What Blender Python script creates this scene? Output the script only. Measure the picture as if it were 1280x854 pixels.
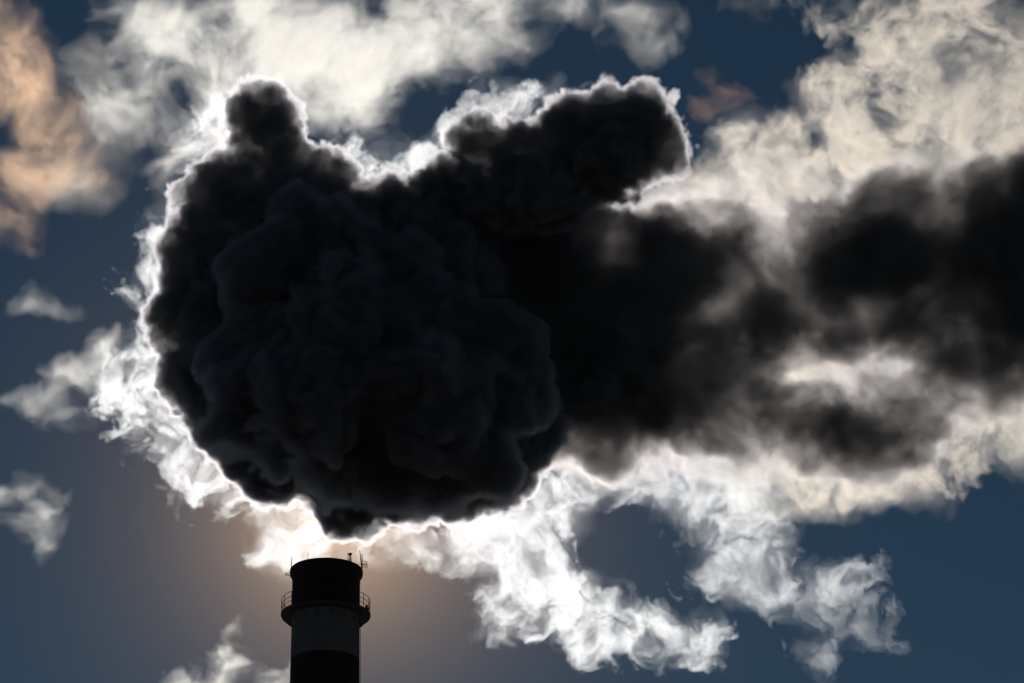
import bpy, bmesh, math, random
from mathutils import Vector, Matrix

# ------------------------------------------------------------------ scene, camera, light
for o in list(bpy.data.objects):
    bpy.data.objects.remove(o)
S = bpy.context.scene
COL = S.collection
R = math.radians

FPX = 6089.0                    # focal length in photo pixels (1280 wide)
PITCH = R(22.5)
EYE = Vector((0.0, 0.0, 1.7))
CP, SP = math.cos(PITCH), math.sin(PITCH)

cam_d = bpy.data.cameras.new('camera')
cam_d.sensor_width = 36.0
cam_d.lens = FPX / 1280.0 * 36.0
cam_d.clip_start = 0.5
cam_d.clip_end = 60000.0
cam = bpy.data.objects.new('camera', cam_d)
cam.location = EYE
cam.rotation_euler = (math.pi / 2 + PITCH, 0, 0)
COL.objects.link(cam)
S.camera = cam


def sight(px, py):
    u, v = (px - 640.0) / FPX, (427.0 - py) / FPX
    return Vector((u, CP - v * SP, SP + v * CP))


def at(px, py, y):
    """point of the place that stands y metres north of the viewer"""
    d = sight(px, py)
    return EYE + d * (y / d.y)


def metre_px(y, py=427.0):
    """metres covered by one photo pixel at that distance"""
    return (y / sight(640, py).y) / FPX


SUN_DIR = sight(424, 640).normalized()
EL = math.asin(SUN_DIR.z)
AZ = math.atan2(SUN_DIR.x, SUN_DIR.y)

w = bpy.data.worlds.new('World')
S.world = w
w.use_nodes = True
wn, wl = w.node_tree.nodes, w.node_tree.links
wn.clear()
sky = wn.new('ShaderNodeTexSky')
sky.sky_type = 'NISHITA'
sky.sun_disc = False
sky.sun_elevation = EL
sky.sun_rotation = AZ
sky.air_density = 1.0
sky.dust_density = 0.05
sky.ozone_density = 3.0
bg = wn.new('ShaderNodeBackground')
bg.inputs['Strength'].default_value = 0.05
wo = wn.new('ShaderNodeOutputWorld')
tint = wn.new('ShaderNodeVectorMath'); tint.operation = 'MULTIPLY'
tint.inputs[1].default_value = (0.58, 1.0, 1.24)
wl.new(sky.outputs[0], tint.inputs[0])
# the warm aureole of thin dust round the sun
gtc = wn.new('ShaderNodeTexCoord')
dot = wn.new('ShaderNodeVectorMath'); dot.operation = 'DOT_PRODUCT'
dot.inputs[1].default_value = SUN_DIR
wl.new(gtc.outputs['Generated'], dot.inputs[0])


def wmath(op, a, b):
    n = wn.new('ShaderNodeMath'); n.operation = op
    for i, x in enumerate((a, b)):
        if isinstance(x, (int, float)): n.inputs[i].default_value = x
        else: wl.new(x, n.inputs[i])
    return n.outputs[0]


ang = wmath('ARCCOSINE', wmath('MINIMUM', dot.outputs['Value'], 1.0), 0.0)


def aureole(prev, width_deg, col):
    e = wmath('EXPONENT', wmath('MULTIPLY', ang, -1.0 / R(width_deg)), 0.0)
    sc = wn.new('ShaderNodeVectorMath'); sc.operation = 'SCALE'
    sc.inputs[0].default_value = col
    wl.new(e, sc.inputs['Scale'])
    ad = wn.new('ShaderNodeVectorMath'); ad.operation = 'ADD'
    wl.new(prev, ad.inputs[0]); wl.new(sc.outputs[0], ad.inputs[1])
    return ad.outputs[0]


lit = aureole(tint.outputs[0], 0.85, (115.0, 68.0, 34.0))
lit = aureole(lit, 2.0, (7.0, 6.2, 5.0))
# a little more haze lower down
sepw = wn.new('ShaderNodeSeparateXYZ'); wl.new(gtc.outputs['Generated'], sepw.inputs[0])
low = wmath('EXPONENT', wmath('MULTIPLY', wmath('SUBTRACT', wmath('MAXIMUM', sepw.outputs['Z'], 0.0), 0.27), -9.0), 0.0)
hz = wn.new('ShaderNodeVectorMath'); hz.operation = 'SCALE'; hz.inputs[0].default_value = (1.6, 2.6, 3.4)
wl.new(low, hz.inputs['Scale'])
ha = wn.new('ShaderNodeVectorMath'); ha.operation = 'ADD'
wl.new(lit, ha.inputs[0]); wl.new(hz.outputs[0], ha.inputs[1])
lit = ha.outputs[0]
wl.new(lit, bg.inputs['Color'])
wl.new(bg.outputs[0], wo.inputs['Surface'])

sun_d = bpy.data.lights.new('sun', 'SUN')
sun_d.energy = 5.0
sun_d.angle = R(0.5)
sun_d.color = (1.0, 0.985, 0.96)
sun = bpy.data.objects.new('sun', sun_d)
sun.rotation_euler = SUN_DIR.to_track_quat('Z', 'Y').to_euler()
sun.location = (0, 0, 400)
COL.objects.link(sun)

S.view_settings.view_transform = 'Standard'
S.view_settings.look = 'None'
S.view_settings.exposure = -2.88
S.view_settings.gamma = 1.0
S.view_settings.use_curve_mapping = False
S.render.engine = 'CYCLES'
cy = S.cycles
cy.use_adaptive_sampling = True
cy.adaptive_threshold = 0.012
cy.adaptive_min_samples = 16
cy.use_denoising = True
cy.volume_bounces = 1
cy.max_bounces = 4
cy.diffuse_bounces = 2
cy.glossy_bounces = 1
cy.transparent_max_bounces = 64
cy.volume_step_rate = 2.0
cy.volume_max_steps = 512

VOX = 0.22
SKIN = 2.5          # the skin mesh is that much coarser

# ------------------------------------------------------------------ helpers


def tag(o, label=None, cat=None, group=None, kind=None):
    if label: o['label'] = label
    if cat: o['category'] = cat
    if group: o['group'] = group
    if kind: o['kind'] = kind
    return o


def empty(name, loc):
    o = bpy.data.objects.new(name, None)
    o.location = loc
    o.empty_display_size = 2
    COL.objects.link(o)
    return o


def link_mesh(name, bm, mat, parent=None, loc=(0, 0, 0), smooth=False):
    me = bpy.data.meshes.new(name)
    bm.normal_update()
    bm.to_mesh(me)
    bm.free()
    if smooth:
        for p in me.polygons: p.use_smooth = True
    o = bpy.data.objects.new(name, me)
    if mat: me.materials.append(mat)
    o.location = loc
    if parent: o.parent = parent
    COL.objects.link(o)
    return o


# ------------------------------------------------------------------ ground
def mat_ground():
    m = bpy.data.materials.new('ground')
    m.use_nodes = True
    n, l = m.node_tree.nodes, m.node_tree.links
    b = n['Principled BSDF']
    b.inputs['Roughness'].default_value = 0.9
    tc = n.new('ShaderNodeTexCoord')
    t = n.new('ShaderNodeTexNoise')
    t.inputs['Scale'].default_value = 0.02
    t.inputs['Detail'].default_value = 8
    r = n.new('ShaderNodeValToRGB')
    r.color_ramp.elements[0].color = (0.50, 0.40, 0.33, 1)
    r.color_ramp.elements[1].color = (0.74, 0.63, 0.53, 1)
    l.new(tc.outputs['Object'], t.inputs['Vector'])
    l.new(t.outputs['Fac'], r.inputs['Fac'])
    l.new(r.outputs['Color'], b.inputs['Base Color'])
    return m


bm = bmesh.new()
bmesh.ops.create_grid(bm, x_segments=4, y_segments=4, size=20000)
g = link_mesh('ground', bm, mat_ground())
tag(g, kind='structure')


# ------------------------------------------------------------------ chimney
YC = 520.0                         # distance of the stack
TOP = at(408, 712, YC)             # centre of the mouth
CX, ZT = TOP.x, TOP.z
RS = 3.82                          # shaft radius under the gallery
ZG = ZT - 5.5                     # gallery floor


def shaft_radius(z):
    return RS + max(0.0, (ZG - z)) * 0.011


def mat_shaft():
    m = bpy.data.materials.new('painted_concrete')
    m.use_nodes = True
    n, l = m.node_tree.nodes, m.node_tree.links
    b = n['Principled BSDF']
    b.inputs['Roughness'].default_value = 0.85
    tc = n.new('ShaderNodeTexCoord')
    sep = n.new('ShaderNodeSeparateXYZ')
    l.new(tc.outputs['Object'], sep.inputs[0])
    # bands: red / white / red ... measured down from the gallery
    band = n.new('ShaderNodeMath'); band.operation = 'SUBTRACT'
    band.inputs[0].default_value = ZG - 0.02
    l.new(sep.outputs['Z'], band.inputs[1])
    dv = n.new('ShaderNodeMath'); dv.operation = 'DIVIDE'
    l.new(band.outputs[0], dv.inputs[0]); dv.inputs[1].default_value = 5.4 * 2
    fr = n.new('ShaderNodeMath'); fr.operation = 'FRACT'
    l.new(dv.outputs[0], fr.inputs[0])
    isw = n.new('ShaderNodeMath'); isw.operation = 'LESS_THAN'
    l.new(fr.outputs[0], isw.inputs[0]); isw.inputs[1].default_value = 0.5
    # soot and run-off streaks
    mp = n.new('ShaderNodeMapping')
    mp.inputs['Scale'].default_value = (1.0, 1.0, 0.12)
    l.new(tc.outputs['Object'], mp.inputs[0])
    st = n.new('ShaderNodeTexNoise')
    st.inputs['Scale'].default_value = 1.3; st.inputs['Detail'].default_value = 6
    l.new(mp.outputs[0], st.inputs['Vector'])
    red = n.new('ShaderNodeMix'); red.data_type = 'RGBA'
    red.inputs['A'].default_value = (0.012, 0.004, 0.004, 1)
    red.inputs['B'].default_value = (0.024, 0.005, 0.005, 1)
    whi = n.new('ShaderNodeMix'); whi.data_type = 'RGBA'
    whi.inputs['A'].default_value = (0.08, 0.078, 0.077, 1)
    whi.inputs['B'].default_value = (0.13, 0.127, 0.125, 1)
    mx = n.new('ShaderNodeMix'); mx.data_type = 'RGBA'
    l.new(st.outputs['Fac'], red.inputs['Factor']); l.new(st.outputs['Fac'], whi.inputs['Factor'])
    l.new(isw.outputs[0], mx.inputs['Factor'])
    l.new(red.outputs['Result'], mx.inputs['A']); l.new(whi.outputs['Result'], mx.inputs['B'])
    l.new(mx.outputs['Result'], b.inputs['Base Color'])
    bp = n.new('ShaderNodeBump'); bp.inputs['Strength'].default_value = 0.3; bp.inputs['Distance'].default_value = 0.05
    l.new(st.outputs['Fac'], bp.inputs['Height']); l.new(bp.outputs[0], b.inputs['Normal'])
    return m


def mat_plain(name, col, rough=0.6, metal=0.0):
    m = bpy.data.materials.new(name)
    m.use_nodes = True
    n, l = m.node_tree.nodes, m.node_tree.links
    b = n['Principled BSDF']
    b.inputs['Roughness'].default_value = rough
    b.inputs['Metallic'].default_value = metal
    t = n.new('ShaderNodeTexNoise'); t.inputs['Scale'].default_value = 4.0; t.inputs['Detail'].default_value = 4
    mx = n.new('ShaderNodeMix'); mx.data_type = 'RGBA'
    mx.inputs['A'].default_value = (*[c * 0.75 for c in col], 1)
    mx.inputs['B'].default_value = (*[min(1, c * 1.15) for c in col], 1)
    tc = n.new('ShaderNodeTexCoord'); l.new(tc.outputs['Object'], t.inputs['Vector'])
    l.new(t.outputs['Fac'], mx.inputs['Factor']); l.new(mx.outputs['Result'], b.inputs['Base Color'])
    return m


M_SHAFT = mat_shaft()
M_STEEL = mat_plain('weathered_steel', (0.045, 0.040, 0.038), 0.7, 0.2)
M_RED = mat_plain('red_paint', (0.022, 0.005, 0.005), 0.8)
M_SOOT = mat_plain('sooty_lining', (0.03, 0.028, 0.026), 0.95)
M_LAMP = mat_plain('lamp_housing', (0.12, 0.03, 0.03), 0.5)


def lathe(bm, prof, n=96):
    rings = []
    for r, z in prof:
        rings.append([bm.verts.new((r * math.cos(2 * math.pi * k / n), r * math.sin(2 * math.pi * k / n), z)) for k in range(n)])
    for a, b in zip(rings[:-1], rings[1:]):
        for k in range(n):
            bm.faces.new((a[k], a[(k + 1) % n], b[(k + 1) % n], b[k]))
    return rings


def tube(bm, p, q, r, n=8, r2=None):
    p, q = Vector(p), Vector(q)
    d = (q - p).normalized()
    a = d.orthogonal().normalized(); b = d.cross(a)
    r2 = r if r2 is None else r2
    lo = [bm.verts.new(p + (a * math.cos(t) + b * math.sin(t)) * r) for t in [2 * math.pi * k / n for k in range(n)]]
    hi = [bm.verts.new(q + (a * math.cos(t) + b * math.sin(t)) * r2) for t in [2 * math.pi * k / n for k in range(n)]]
    for k in range(n):
        bm.faces.new((lo[k], lo[(k + 1) % n], hi[(k + 1) % n], hi[k]))
    bm.faces.new(lo[::-1]); bm.faces.new(hi)


def ringtube(bm, R_, z, r, n=96, m=8):
    rr = []
    for k in range(n):
        t = 2 * math.pi * k / n
        e = Vector((math.cos(t), math.sin(t), 0))
        rr.append([bm.verts.new(e * (R_ + r * math.cos(s)) + Vector((0, 0, z + r * math.sin(s)))) for s in [2 * math.pi * j / m for j in range(m)]])
    for k in range(n):
        a, b = rr[k], rr[(k + 1) % n]
        for j in range(m):
            bm.faces.new((a[j], b[j], b[(j + 1) % m], a[(j + 1) % m]))


def polar(r, deg, z):
    """0 degrees faces the viewer, 90 is to the right"""
    t = R(deg - 90)
    return Vector((r * math.cos(t), r * math.sin(t), z))


chim = empty('chimney', (CX, YC, 0))
tag(chim, 'tall round red and white banded factory chimney with a railed gallery, smoking at its mouth', 'chimney')

bm = bmesh.new()
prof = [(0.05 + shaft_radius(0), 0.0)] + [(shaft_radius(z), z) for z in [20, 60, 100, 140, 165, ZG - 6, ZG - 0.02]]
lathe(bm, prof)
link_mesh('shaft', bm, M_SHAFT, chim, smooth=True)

bm = bmesh.new()                                   # dark red head with a swollen lip
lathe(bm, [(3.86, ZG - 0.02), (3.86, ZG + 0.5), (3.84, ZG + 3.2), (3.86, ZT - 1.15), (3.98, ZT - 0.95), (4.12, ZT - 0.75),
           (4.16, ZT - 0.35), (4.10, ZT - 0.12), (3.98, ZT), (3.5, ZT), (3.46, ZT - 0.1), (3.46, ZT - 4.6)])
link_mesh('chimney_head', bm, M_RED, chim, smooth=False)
bm = bmesh.new()
lathe(bm, [(3.452, ZT - 0.15), (3.3, ZT - 12), (3.3, ZT - 60)])
link_mesh('flue_lining', bm, M_SOOT, chim, smooth=True)

bm = bmesh.new()                                   # gallery floor: a thin ring on brackets
lathe(bm, [(3.80, ZG - 0.25), (5.02, ZG - 0.16), (5.08, ZG - 0.02), (5.08, ZG + 0.10), (3.90, ZG + 0.10)])
deck = link_mesh('gallery_floor', bm, M_STEEL, chim)
for k in range(16):
    a = 360 * k / 16 + 11
    bm = bmesh.new()
    tube(bm, polar(3.78, a, ZG - 1.25), polar(4.95, a, ZG - 0.22), 0.055)
    link_mesh('bracket', bm, M_STEEL, chim)
bm = bmesh.new()
for z in (0.62, 1.12, 1.72):
    ringtube(bm, 5.0, ZG + z, 0.032)
rail = link_mesh('railing', bm, M_STEEL, chim, smooth=True)
for k in range(20):
    a = 360 * k / 20 + 6
    bm = bmesh.new()
    tube(bm, polar(5.0, a, ZG + 0.08), polar(5.0, a, ZG + 1.72), 0.036)
    link_mesh('rail_post', bm, M_STEEL, rail)

bm = bmesh.new()                                   # ladder up the head, and on down the shaft
for s in (-1, 1):
    tube(bm, polar(4.02, 41 + s * 2.8, ZG + 0.1), polar(4.28, 41 + s * 2.8, ZT + 0.35), 0.03)
for k in range(17):
    z = ZG + 0.35 + k * 0.32
    q = 4.02 + 0.26 * (z - ZG) / 5.1
    tube(bm, polar(q, 38.2, z), polar(q, 43.8, z), 0.018)
link_mesh('ladder', bm, M_STEEL, chim)
bm = bmesh.new()
for s in (-1, 1):
    tube(bm, polar(RS + 0.32, 70 + s * 2.6, ZG - 0.4), polar(shaft_radius(20) + 0.32, 70 + s * 1.7, 20), 0.03)
for k in range(400):
    z = ZG - 0.5 - k * 0.32
    tube(bm, polar(shaft_radius(z) + 0.32, 67.4, z), polar(shaft_radius(z) + 0.32, 72.6, z), 0.018, 5)
link_mesh('ladder', bm, M_STEEL, chim)

# lightning rods on the lip
for a, h, lean, r in ((214, 3.3, 0.0, .05), (146, 3.3, 0.0, .05), (264, 1.7, 0.12, .065), (258, 0.9, -.05, .05),
                      (96, 2.5, -.25, .065), (100, 2.1, -.02, .07), (104, 1.6, .10, .055)):
    bm = bmesh.new()
    p = polar(4.08, a, ZT - 0.55)
    t = polar(4.08, a, ZT + h); t.x += lean * h * 0.5
    tube(bm, p, t, r, 6, r * 0.6)
    link_mesh('lightning_rod', bm, M_STEEL, chim)
# brackets that carry them
for a, z in ((270, ZT - .72), (92, ZT + .35), (92, ZT + .72)):
    bm = bmesh.new()
    s = 1 if a < 180 else -1
    tube(bm, polar(4.05, a, z), polar(4.62, a, z + 0.02), 0.045)
    tube(bm, polar(4.6, a, z), polar(4.6, a, z + 0.28), 0.04)
    tube(bm, polar(4.6, a, z + .26), polar(4.05, a, z + .26), 0.04)
    link_mesh('arm', bm, M_STEEL, chim)
# obstruction lamp standing on the lip: stem, collar, cap
bm = bmesh.new()
lathe(bm, [(.0, 0), (.09, 0), (.075, .62), (.11, .70), (.20, .78), (.24, .90), (.2, .97), (.0, 1.0)], 16)
link_mesh('warning_lamp', bm, M_LAMP, chim, polar(3.85, 46, ZT))
# small cabinet on the gallery, right side
bm = bmesh.new()
bmesh.ops.create_cube(bm, size=1.0, matrix=Matrix.Translation(polar(4.62, 97, ZG + 0.62)) @ Matrix.Diagonal((.42, .42, 1.0, 1)))
bmesh.ops.create_cube(bm, size=1.0, matrix=Matrix.Translation(polar(4.62, 97, ZG + 1.26)) @ Matrix.Diagonal((.26, .26, .28, 1)))
bmesh.ops.bevel(bm, geom=bm.edges[:], offset=.04, segments=2)
link_mesh('cabinet', bm, M_LAMP, chim)


# ------------------------------------------------------------------ smoke and clouds: real volumes
class N:
    """a tiny wrapper so that node trees read as sums"""
    def __init__(s, t, sock): s.t, s.s = t, sock

    def _m(s, op, *a):
        n = s.t.nodes.new('ShaderNodeMath'); n.operation = op
        for i, x in enumerate((s,) + a):
            if isinstance(x, N): s.t.links.new(x.s, n.inputs[i])
            else: n.inputs[i].default_value = x
        return N(s.t, n.outputs[0])
    def __add__(s, o): return s._m('ADD', o)
    def __sub__(s, o): return s._m('SUBTRACT', o)
    def __mul__(s, o): return s._m('MULTIPLY', o)
    def madd(s, a, b): return s._m('MULTIPLY_ADD', a, b)
    def smin(s, o, k): return s._m('SMOOTH_MIN', o, k)
    def mx(s, o): return s._m('MAXIMUM', o)
    def mn(s, o): return s._m('MINIMUM', o)
    def pw(s, o): return s._m('POWER', o)


def vec(t, op, a, b=None, c=None):
    n = t.nodes.new('ShaderNodeVectorMath'); n.operation = op
    for i, x in enumerate((a, b, c)):
        if x is None: continue
        if isinstance(x, N): t.links.new(x.s, n.inputs[i])
        elif isinstance(x, (int, float)): n.inputs['Scale'].default_value = x
        else: n.inputs[i].default_value = x
    return N(t, n.outputs['Value' if op == 'LENGTH' else 'Vector'])


def noise(t, p, size, detail=4, rough=0.55, lac=2.0, col=False, stretch=None, off=(0, 0, 0), distort=0.0):
    sc = (1.0 / size,) * 3 if stretch is None else tuple(1.0 / (size * k) for k in stretch)
    q = vec(t, 'MULTIPLY_ADD', p, sc, off)
    n = t.nodes.new('ShaderNodeTexNoise')
    n.noise_dimensions = '3D'
    n.normalize = True
    t.links.new(q.s, n.inputs['Vector'])
    n.inputs['Scale'].default_value = 1.0
    n.inputs['Detail'].default_value = detail
    n.inputs['Roughness'].default_value = rough
    n.inputs['Lacunarity'].default_value = lac
    n.inputs['Distortion'].default_value = distort
    return N(t, n.outputs['Color' if col else 'Fac'])


def billow(t, p, size, detail=2, rough=0.5, off=(0, 0, 0)):
    q = vec(t, 'MULTIPLY_ADD', p, (1.0 / size,) * 3, off)
    n = t.nodes.new('ShaderNodeTexVoronoi')
    n.voronoi_dimensions = '3D'
    n.feature = 'F1'
    n.normalize = False
    t.links.new(q.s, n.inputs['Vector'])
    n.inputs['Scale'].default_value = 1.0
    n.inputs['Detail'].default_value = detail
    n.inputs['Roughness'].default_value = rough
    return N(t, n.outputs['Distance'])


def volume_material(name, color, g, iso=0.0, iso_color=(0.5, 0.5, 0.5), step=1.0):
    """droplets that throw light forward, mixed with soot that throws a little of it every way"""
    m = bpy.data.materials.new(name)
    m.use_nodes = True
    n, l = m.node_tree.nodes, m.node_tree.links
    n.clear()
    o = n.new('ShaderNodeOutputMaterial')
    at_ = n.new('ShaderNodeAttribute'); at_.attribute_name = 'density'
    v = n.new('ShaderNodeVolumePrincipled')
    v.inputs['Color'].default_value = (*color, 1)
    v.inputs['Anisotropy'].default_value = g
    v.inputs['Density Attribute'].default_value = ''
    if iso > 0:
        v2 = n.new('ShaderNodeVolumePrincipled')
        v2.inputs['Color'].default_value = (*iso_color, 1)
        v2.inputs['Anisotropy'].default_value = 0.0
        v2.inputs['Density Attribute'].default_value = ''
        for x, k in ((v, 1 - iso), (v2, iso)):
            mm = n.new('ShaderNodeMath'); mm.operation = 'MULTIPLY'; mm.inputs[1].default_value = k
            l.new(at_.outputs['Fac'], mm.inputs[0]); l.new(mm.outputs[0], x.inputs['Density'])
        ad = n.new('ShaderNodeAddShader')
        l.new(v.outputs[0], ad.inputs[0]); l.new(v2.outputs[0], ad.inputs[1]); l.new(ad.outputs[0], o.inputs['Volume'])
    else:
        l.new(at_.outputs['Fac'], v.inputs['Density'])
        l.new(v.outputs[0], o.inputs['Volume'])
    m.cycles.volume_sampling = 'DISTANCE'
    m.cycles.volume_step_rate = step
    m.cycles.volume_interpolation = 'LINEAR'
    return m


def blob_list(blobs, y0, org, depth_k):
    """(px, py, r) or (px, py, rx, ry) plus dy: photo-measured puffs as ellipsoids in metres about org"""
    out = []
    for b in blobs:
        px, py, rx = b[0], b[1], b[2]
        ry = b[3] if len(b) > 3 and b[3] else rx
        dy = b[4] if len(b) > 4 else 0.0
        y = y0 + dy
        mp = metre_px(y, py)
        c = at(px, py, y) - org
        rad = Vector((rx * mp, max(1e-3, depth_k * 0.5 * (rx + ry) * mp), ry * mp / CP))
        out.append((c, rad))
    return out


def field(t, pos, layer, y0, org, u):
    """one layer of smoke density; u = metres per photo pixel at the layer's distance"""
    L = layer
    off = L.get('off', (3.1, 1.7, 5.3))
    p = pos
    for size, amp, det in L.get('warp', []):
        c = noise(t, p, size * u, det, 0.5, col=True, off=off)
        c = vec(t, 'SUBTRACT', c, (0.5, 0.5, 0.5))
        p = vec(t, 'ADD', p, vec(t, 'SCALE', c, 5 * amp * u))
    sd = None
    for c, r in blob_list(L['blobs'], y0, org, L.get('depth', 1.0)):
        q = vec(t, 'MULTIPLY_ADD', p, (1 / r.x, 1 / r.y, 1 / r.z), (-c.x / r.x, -c.y / r.y, -c.z / r.z))
        k = min(r.x, r.z)
        d = vec(t, 'LENGTH', q).madd(k, -k)
        sd = d if sd is None else sd.smin(d, L.get('k', 14) * u)
    for i, (size, amp) in enumerate(L.get('billow', [])):
        d = billow(t, p, size * u, 0, 0.5, (off[0] + i * 7.3, off[1], off[2]))
        sd = (d * d).madd(1.1 * amp * u, -0.36 * amp * u) + sd
    for size, amp, det, rough in L.get('noise', []):
        sd = noise(t, p, size * u, det, rough, off=off).madd(-5 * amp * u, 2.5 * amp * u) + sd
    wd = L.get('edge', 20) * u
    v = (sd * (-1.0 / wd)).mx(0.0)
    if L.get('clamp', True): v = v.mn(1.0)
    v = v.pw(L.get('gamma', 1.0))
    if 'wisp' in L:
        size, lo, hi, det, rough = L['wisp']
        wv = noise(t, p, size * u, det, rough, off=(off[1], off[2], off[0]), distort=L.get('wdist', 0.0))
        wv = ((wv - lo) * (1.0 / (hi - lo))).mx(L.get('wfloor', 0.0)).mn(1.0)
        v = v * wv
    return v * (L['sigma'] / u)


def density_tree(name, layers, y0, org, lo, hi, vox, mat=None, level=None):
    u = metre_px(y0)
    t = bpy.data.node_groups.new(name, 'GeometryNodeTree')
    t.is_modifier = True
    t.interface.new_socket('Geometry', in_out='INPUT', socket_type='NodeSocketGeometry')
    t.interface.new_socket('Geometry', in_out='OUTPUT', socket_type='NodeSocketGeometry')
    go = t.nodes.new('NodeGroupOutput')
    pos = N(t, t.nodes.new('GeometryNodeInputPosition').outputs[0])
    tot = None
    for L in layers:
        v = field(t, pos, L, y0, org, u)
        tot = v if tot is None else tot + v
    vc = t.nodes.new('GeometryNodeVolumeCube')
    t.links.new(tot.s, vc.inputs['Density'])
    vc.inputs['Min'].default_value = lo
    vc.inputs['Max'].default_value = hi
    for i, a in enumerate('XYZ'):
        vc.inputs['Resolution ' + a].default_value = max(4, int((hi[i] - lo[i]) / vox))
    if level is None:
        e = t.nodes.new('GeometryNodeSetMaterial')
        e.inputs['Material'].default_value = mat
    else:
        e = t.nodes.new('GeometryNodeVolumeToMesh')
        e.inputs['Threshold'].default_value = level
        e.inputs['Adaptivity'].default_value = 0.3
    t.links.new(vc.outputs[0], e.inputs[0])
    t.links.new(e.outputs[0], go.inputs[0])
    return t


def smoke(name, parent, org, y0, layers, vox, mat, tau=0.15):
    """a skin mesh of the smoke and, inside it, the smoke itself: a density grid grown from puffs and noise"""
    u = metre_px(y0)
    org = Vector(org)
    lo = Vector((1e9,) * 3); hi = -lo
    for L in layers:
        grow = L.get('grow', 12) * u
        for c, r in blob_list(L['blobs'], y0, org, L.get('depth', 1.0)):
            for i in range(3):
                lo[i] = min(lo[i], c[i] - r[i] - grow)
                hi[i] = max(hi[i], c[i] + r[i] + grow)
    # nothing beyond what a viewer a step aside could see
    ea, eb = at(-110, 427, y0) - org, at(1390, 427, y0) - org
    lo.x = max(lo.x, ea.x); hi.x = min(hi.x, eb.x)
    ta, tb = at(640, -70, y0) - org, at(640, 924, y0) - org
    hi.z = min(hi.z, ta.z + 20 * u); lo.z = max(lo.z, tb.z - 20 * u)
    # skin
    level = tau * max(L['sigma'] for L in layers) / u
    tmp = bpy.data.objects.new('tmp', bpy.data.meshes.new('tmp'))
    COL.objects.link(tmp)
    tmp.modifiers.new('d', 'NODES').node_group = density_tree('skin', layers, y0, org, lo, hi, vox * SKIN, None, level)
    dg = bpy.context.evaluated_depsgraph_get()
    me = bpy.data.meshes.new_from_object(tmp.evaluated_get(dg))
    bpy.data.objects.remove(tmp)
    # one skin: leave the stray flecks to the vapour
    b_ = bmesh.new(); b_.from_mesh(me)
    seen, isl = set(), []
    for f0 in b_.faces:
        if f0.index in seen: continue
        st, cur = [f0], []
        seen.add(f0.index)
        while st:
            f = st.pop(); cur.append(f)
            for e_ in f.edges:
                for q_ in e_.link_faces:
                    if q_.index not in seen:
                        seen.add(q_.index); st.append(q_)
        isl.append(cur)
    big = max(len(c_) for c_ in isl)
    bmesh.ops.delete(b_, geom=[f for c_ in isl if len(c_) < big for f in c_], context='FACES')
    b_.to_mesh(me); b_.free()
    me.name = name
    me.materials.clear(); me.materials.append(M_SKIN)
    skin = bpy.data.objects.new(name, me)
    COL.objects.link(skin)
    if parent is None: skin.location = org
    else: skin.parent = parent
    # body
    v = bpy.data.volumes.new('vapour')
    v.materials.append(mat)
    o = bpy.data.objects.new('vapour', v)
    COL.objects.link(o)
    o.parent = skin
    o.modifiers.new('density', 'NODES').node_group = density_tree(name + '_density', layers, y0, org, lo, hi, vox, mat)
    n = 1
    for i in range(3): n *= (hi[i] - lo[i]) / vox
    print('SMOKE', name, [round(x) for x in (hi - lo)], '%.1fM' % (n / 1e6), len(me.polygons), 'faces')
    return skin


def mat_skin():
    m = bpy.data.materials.new('thin_vapour_skin')
    m.use_nodes = True
    n, l = m.node_tree.nodes, m.node_tree.links
    n.clear()
    o = n.new('ShaderNodeOutputMaterial')
    a = n.new('ShaderNodeBsdfTransparent')
    b = n.new('ShaderNodeBsdfTransparent'); b.inputs[0].default_value = (0.8, 0.8, 0.8, 1)
    x = n.new('ShaderNodeMixShader'); x.inputs[0].default_value = 0.04
    l.new(a.outputs[0], x.inputs[1]); l.new(b.outputs[0], x.inputs[2]); l.new(x.outputs[0], o.inputs['Surface'])
    return m


M_SKIN = mat_skin()
M_SMOKE = volume_material('dark_smoke', (0.90, 0.92, 0.93), 0.84, 0.30, (0.80, 0.63, 0.65))
M_TRAIL = volume_material('drifting_smoke', (0.90, 0.90, 0.88), 0.84, 0.34, (0.84, 0.68, 0.64))
M_FRONT = volume_material('near_smoke', (0.86, 0.88, 0.90), 0.84, 0.32, (0.80, 0.54, 0.56))
M_STEAM = volume_material('pale_steam', (0.95, 0.95, 0.95), 0.82, step=1.5)
M_CLOUD = volume_material('cloud', (0.97, 0.93, 0.86), 0.82)
M_CREAM = volume_material('cream_vapour', (0.95, 0.86, 0.74), 0.82)  # cream tinge that light takes in thin vapour, tinted into its colour
M_PEACH = volume_material('peach_cloud', (0.97, 0.66, 0.44), 0.82)  # orange of the iridescent sunlight put into the scattering colour
M_RUST = volume_material('rust_cloud', (0.95, 0.58, 0.38), 0.82)

MOUTH = at(408, 700, YC)
plume = empty('smoke_plume', MOUTH)
tag(plume, 'huge dark backlit smoke plume with glowing white rims rolling right from the chimney mouth', 'smoke plume')

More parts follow.
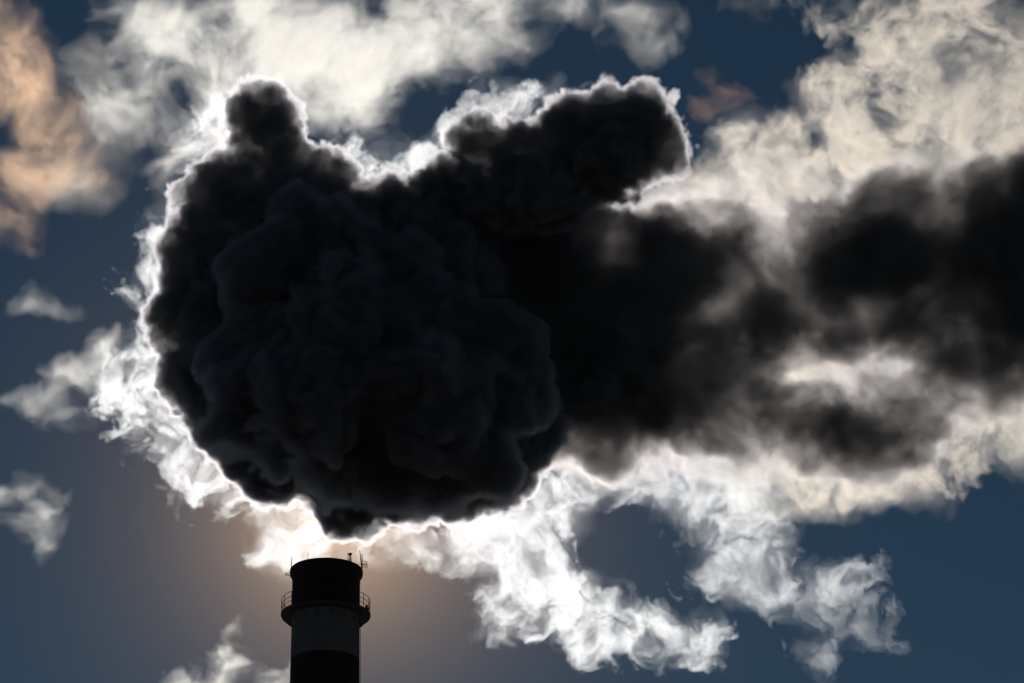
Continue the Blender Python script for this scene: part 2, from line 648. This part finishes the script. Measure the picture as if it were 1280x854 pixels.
CAUL = dict(warp=[(140, 8, 1), (22, 4, 2)], billow=[(90, 20), (40, 20), (18, 11), (8, 5)], noise=[(24, 9, 4, 0.75)], k=14, grow=30)
smoke('dark_billow', plume, MOUTH, 512, [dict(CAUL, sigma=0.12, edge=5, gamma=0.8, depth=0.9, blobs=[
    (328, 160, 54, 52), (334, 208, 56, 42), (296, 212, 32, 30), (320, 248, 82, 44), (405, 238, 48, 46), (258, 256, 36, 40), (350, 275, 70), (240, 330, 46, 50), (275, 310, 66), (255, 390, 66),
    (330, 420, 120), (420, 360, 120), (470, 450, 140), (360, 520, 105), (450, 560, 102), (500, 612, 70, 40), (560, 605, 56, 38), (540, 530, 110), (280, 510, 60),
    (600, 550, 80), (500, 600, 58), (430, 588, 52), (520, 330, 105), (560, 270, 66), (480, 250, 34), (640, 540, 60), (265, 465, 64)])],
    VOX, M_SMOKE)

smoke('front_billow', plume, MOUTH, 490, [dict(CAUL, warp=[(140, 12, 1), (40, 5, 1)], billow=[(130, 60), (60, 28), (28, 17), (13, 8)], noise=[(24, 7, 4, 0.74)], k=9, off=(8.2, 4.4, 1.9), sigma=0.11, edge=10, gamma=1.0, depth=0.9, blobs=[
    (450, 470, 140, 130), (325, 345, 58, 54, -3), (400, 318, 66, 60), (475, 335, 60, 56), (540, 385, 62, 60, -3), (600, 440, 66, 62), (632, 508, 58, 54), (592, 580, 58, 52, -2),
    (540, 590, 60, 56), (490, 602, 56, 44), (425, 585, 58, 48, -2), (300, 430, 56, 60), (320, 505, 64, 60, -2), (370, 560, 62, 56), (440, 420, 80, 80, -7), (520, 490, 80, 80, -8), (400, 500, 70, 70, -8)])],
    VOX, M_FRONT)

smoke('trailing_smoke', plume, MOUTH, 530, [dict(warp=[(180, 16, 1), (50, 10, 3), (20, 4, 2)], noise=[(110, 18, 5, 0.70), (40, 12, 5, 0.82)], off=(1.3, 6.6, 2.2), sigma=0.085, edge=12, gamma=1.0,
    wisp=(110, .30, .66, 5, .72), wfloor=0.2, depth=0.8, k=24, grow=30, blobs=[
    (640, 310, 130, 100), (640, 440, 140, 130), (740, 400, 140, 140), (820, 400, 120, 130), (830, 490, 110, 84), (740, 510, 120, 84),
    (920, 370, 100, 84), (900, 300, 80, 44), (1030, 345, 110, 90), (1130, 325, 120, 105), (1230, 310, 110, 115), (1330, 330, 120, 150), (1180, 405, 110, 58), (1265, 440, 80, 66),
    (900, 515, 110, 58), (1000, 522, 100, 54), (1070, 540, 76, 46), (1120, 505, 90, 52), (1210, 468, 90, 56), (900, 450, 80, 70), (1060, 415, 80, 34)]),
    dict(noise=[(90, 14, 4, 0.7)], off=(5.3, 1.6, 7.2), sigma=0.05, edge=20, depth=0.6, k=24, grow=20, blobs=[
    (640, 330, 110, 80), (660, 440, 110, 110), (750, 420, 100, 100), (780, 510, 80, 50), (1080, 325, 90, 60), (1240, 350, 76, 90), (1050, 535, 90, 34), (960, 400, 60, 50), (1215, 450, 60, 40)]),
    dict(warp=[(120, 18, 3), (36, 8, 3)], noise=[(70, 16, 5, 0.74)], off=(4.3, 2.6, 8.2), sigma=0.016, edge=10, gamma=1.0, depth=0.6, k=24, grow=30,
    wisp=(60, .36, .62, 4, .74), blobs=[
    (880, 250, 90, 44), (960, 225, 70, 44), (900, 300, 120, 70), (1040, 300, 120, 90), (1200, 270, 120, 90), (1320, 260, 90, 120), (1050, 460, 140, 60), (1200, 460, 110, 70), (920, 560, 120, 50), (1060, 570, 110, 40), (780, 570, 90, 40)])],
    VOX * 1.1, M_TRAIL)

smoke('dark_lobe', plume, MOUTH, 506, [dict(CAUL, off=(5.1, 9.4, 3.3), sigma=0.12, edge=6, gamma=0.8, depth=0.9, blobs=[
    (598, 182, 46, 40), (648, 184, 46, 42), (690, 210, 50, 40), (722, 170, 56, 54), (776, 168, 64, 66), (818, 190, 40, 34), (748, 212, 78, 34), (660, 242, 84, 42)])],
    VOX, M_SMOKE)

WISP = dict(warp=[(100, 16, 2), (30, 8, 3)], noise=[(64, 32, 5, 0.82)], gamma=0.8, depth=0.3, k=18, grow=30, wisp=(34, .44, .60, 5, .82))
THIN = dict(warp=[(110, 22, 3)], noise=[(80, 26, 5, 0.7)], gamma=1.0, depth=0.5, k=18, grow=30, wisp=(70, .36, .66, 5, .7))
VOXF = 0.19


def fringe(name, blobs, sigma=0.02, edge=8, off=(2.2, 7.1, 4.0), y=535, mat=None, thin=0.0035, vox=None, **kw):
    return smoke(name, plume, MOUTH, y, [dict(dict(WISP, sigma=sigma, edge=edge, off=off, blobs=blobs), **kw),
                                         dict(THIN, sigma=thin, edge=24, off=(off[2], off[0], off[1]),
                                              blobs=[(b[0], b[1], b[2] * 1.3, (b[3] if len(b) > 3 else b[2]) * 1.3) for b in blobs])], vox or VOXF, mat or M_STEAM)


fringe('pale_fringe', [(140, 475, 36, 38), (180, 500, 46, 46), (215, 545, 38, 34), (195, 420, 34, 50), (185, 350, 26, 40), (262, 580, 40, 30),
    (305, 612, 38, 28), (240, 520, 40, 40)], sigma=0.045, thin=0.004)
fringe('pale_fringe', [(264, 150, 32, 36), (254, 185, 30, 34), (246, 220, 24, 26), (215, 290, 20, 44)], off=(4.2, 3.1, 9.0), y=518, sigma=0.04)
fringe('pale_fringe', [(455, 195, 18, 28), (480, 205, 28, 20), (520, 205, 34, 22), (575, 165, 36, 28), (620, 148, 44, 22), (680, 128, 40, 14)],
    off=(4.2, 3.1, 9.0), y=518, sigma=0.04)
fringe('steam', [(350, 640, 34, 30), (365, 672, 40, 36), (410, 665, 56, 40), (400, 698, 38, 22), (430, 700, 30, 16), (470, 675, 54, 26), (540, 682, 50, 26), (590, 675, 50, 34)],
    off=(7.7, 1.1, 2.0), y=524, sigma=0.03, thin=0.006)
fringe('steam_streamer', [(600, 665, 50, 44), (640, 640, 54, 44), (610, 610, 24, 26), (650, 690, 60, 52), (690, 740, 66, 52), (740, 770, 68, 44), (800, 790, 64, 38), (870, 800, 40, 32), (640, 765, 46, 40), (690, 640, 44, 40)],
    off=(3.3, 5.1, 6.0), sigma=0.034)
fringe('pale_fringe', [(720, 620, 60, 22), (790, 605, 54, 34), (850, 600, 64, 40), (905, 610, 74, 54), (940, 660, 50, 50), (905, 715, 50, 32), (960, 735, 56, 32),
    (1020, 745, 54, 26), (1080, 735, 38, 22), (1075, 785, 48, 28), (1030, 820, 30, 26)], off=(1.2, 2.1, 4.4), sigma=0.020)
fringe('pale_fringe', [(960, 580, 60, 34), (1000, 602, 64, 36), (1080, 610, 66, 34), (1150, 594, 60, 34), (1200, 562, 50, 38), (1260, 528, 60, 42), (1320, 508, 50, 36), (1030, 455, 80, 34), (950, 460, 40, 40)],
    off=(9.2, 6.1, 1.4), sigma=0.034, edge=14, mat=M_CREAM, y=540, thin=0.010, noise=[(64, 18, 5, 0.78)], warp=[(100, 12, 2), (30, 4, 2)])
fringe('cream_veil', [(920, 190, 46, 44), (900, 230, 70, 44), (860, 250, 50, 30), (990, 230, 66, 54), (1000, 170, 50, 40), (1060, 130, 60, 66), (1090, 210, 84, 60), (1130, 60, 56, 60),
    (1160, 140, 64, 54), (1230, 140, 74, 54), (1250, 60, 60, 50), (1190, 10, 90, 36), (1080, 20, 50, 20), (1320, 120, 80, 100), (1240, 220, 90, 50), (1060, 0, 70, 10)],
    off=(6.2, 1.1, 8.0), sigma=0.036, edge=20, mat=M_CREAM, y=556, thin=0.004, vox=VOX,
    warp=[(120, 20, 3), (36, 6, 3)], noise=[(80, 30, 5, 0.78)], wisp=(50, .42, .60, 5, .78), gamma=1.0)

# clouds behind, far off
YF = 3000.0
CW = dict(warp=[(200, 30, 2), (60, 6, 3)], noise=[(130, 42, 6, 0.74)], gamma=1.3, depth=0.5, k=40, grow=50)
FV = 1.5


def cloud(name, label, c, blobs, sigma=0.020, edge=40, off=(4.5, 2.2, 7.7), wisp=(80, .42, .63, 6, .78), mat=None, **kw):
    o = smoke(name, None, at(c[0], c[1], YF), YF, [dict(dict(CW, sigma=sigma, edge=edge, off=off, wisp=wisp, blobs=blobs), **kw)], FV, mat or M_CLOUD)
    tag(o, label, 'cloud')
    return o


SMALL = dict(warp=[(70, 14, 2), (20, 5, 3)], noise=[(44, 14, 5, 0.72)], k=14, grow=24, gamma=1.0, wisp=(34, .36, .60, 4, .72))
cloud('cloud', 'broad pale cream cloud bank along the top edge, above the knob of the dark smoke', (400, 60), [
    (230, 40, 110, 60), (340, 60, 120, 90), (450, 70, 130, 80), (550, 50, 120, 60), (640, 10, 120, 40), (225, 190, 50, 50), (290, 130, 90, 60),
    (170, 130, 70, 60), (420, 140, 110, 44)])
cloud('cloud', 'peach orange cloud at the left edge of the sky', (50, 170), [
    (10, 80, 70, 80), (60, 150, 64, 60), (60, 220, 70, 50), (30, 280, 44, 28), (110, 200, 50, 40)], off=(1.1, 8.8, 3.1), mat=M_PEACH, sigma=0.024, edge=60)
cloud('cloud', 'thin beige veil of cloud between the peach cloud and the broad cream bank', (140, 150), [
    (130, 90, 50, 50), (150, 160, 70, 60), (110, 220, 60, 40), (190, 110, 50, 50)], off=(3.1, 6.8, 1.1), mat=M_CREAM, sigma=0.006, edge=60)
cloud('cloud', 'grey wisp of cloud hanging from the top edge right of the middle', (800, 40), [
    (800, 20, 60, 40), (820, 55, 34, 34), (740, 10, 60, 24), (770, 50, 26, 14)], off=(6.1, 2.8, 3.6), sigma=0.010, **SMALL)
cloud('cloud', 'small rust orange wisp above the gap between the dark lobe and the cream smoke', (910, 118), [
    (888, 100, 18, 16), (908, 118, 22, 18), (932, 132, 24, 14), (890, 135, 34, 24)], off=(2.6, 1.8, 9.6), sigma=0.009, mat=M_RUST, **SMALL)
cloud('cloud', 'tiny faint wisp alone in the blue left of the smoke', (60, 380), [
    (50, 380, 26, 12), (78, 379, 24, 12)], off=(7.6, 3.8, 1.6), sigma=0.018, **SMALL)
cloud('cloud', 'thin grey wisp reaching from the left edge to the bright white fringe', (80, 470), [
    (15, 500, 40, 18), (60, 500, 45, 24), (95, 460, 40, 34), (130, 430, 40, 30), (90, 520, 40, 24)], off=(3.6, 9.8, 4.6), sigma=0.018, **SMALL)
cloud('cloud', 'pale hooked wisp low at the left edge', (40, 650), [
    (15, 615, 40, 22), (48, 650, 32, 36), (46, 690, 16, 22), (72, 615, 22, 16)], off=(5.6, 5.8, 8.6), sigma=0.03, **SMALL)
cloud('cloud', 'white puff at the bottom edge left of the chimney', (290, 835), [
    (250, 852, 56, 26), (286, 828, 30, 28), (298, 800, 10, 20)], off=(8.6, 1.8, 5.6), sigma=0.05, **SMALL)
cloud('cloud', 'small white puff at the bottom edge touching the left side of the chimney', (346, 842), [
    (342, 844, 38, 20), (366, 836, 22, 14)], off=(2.6, 4.8, 1.6), sigma=0.05, **SMALL)
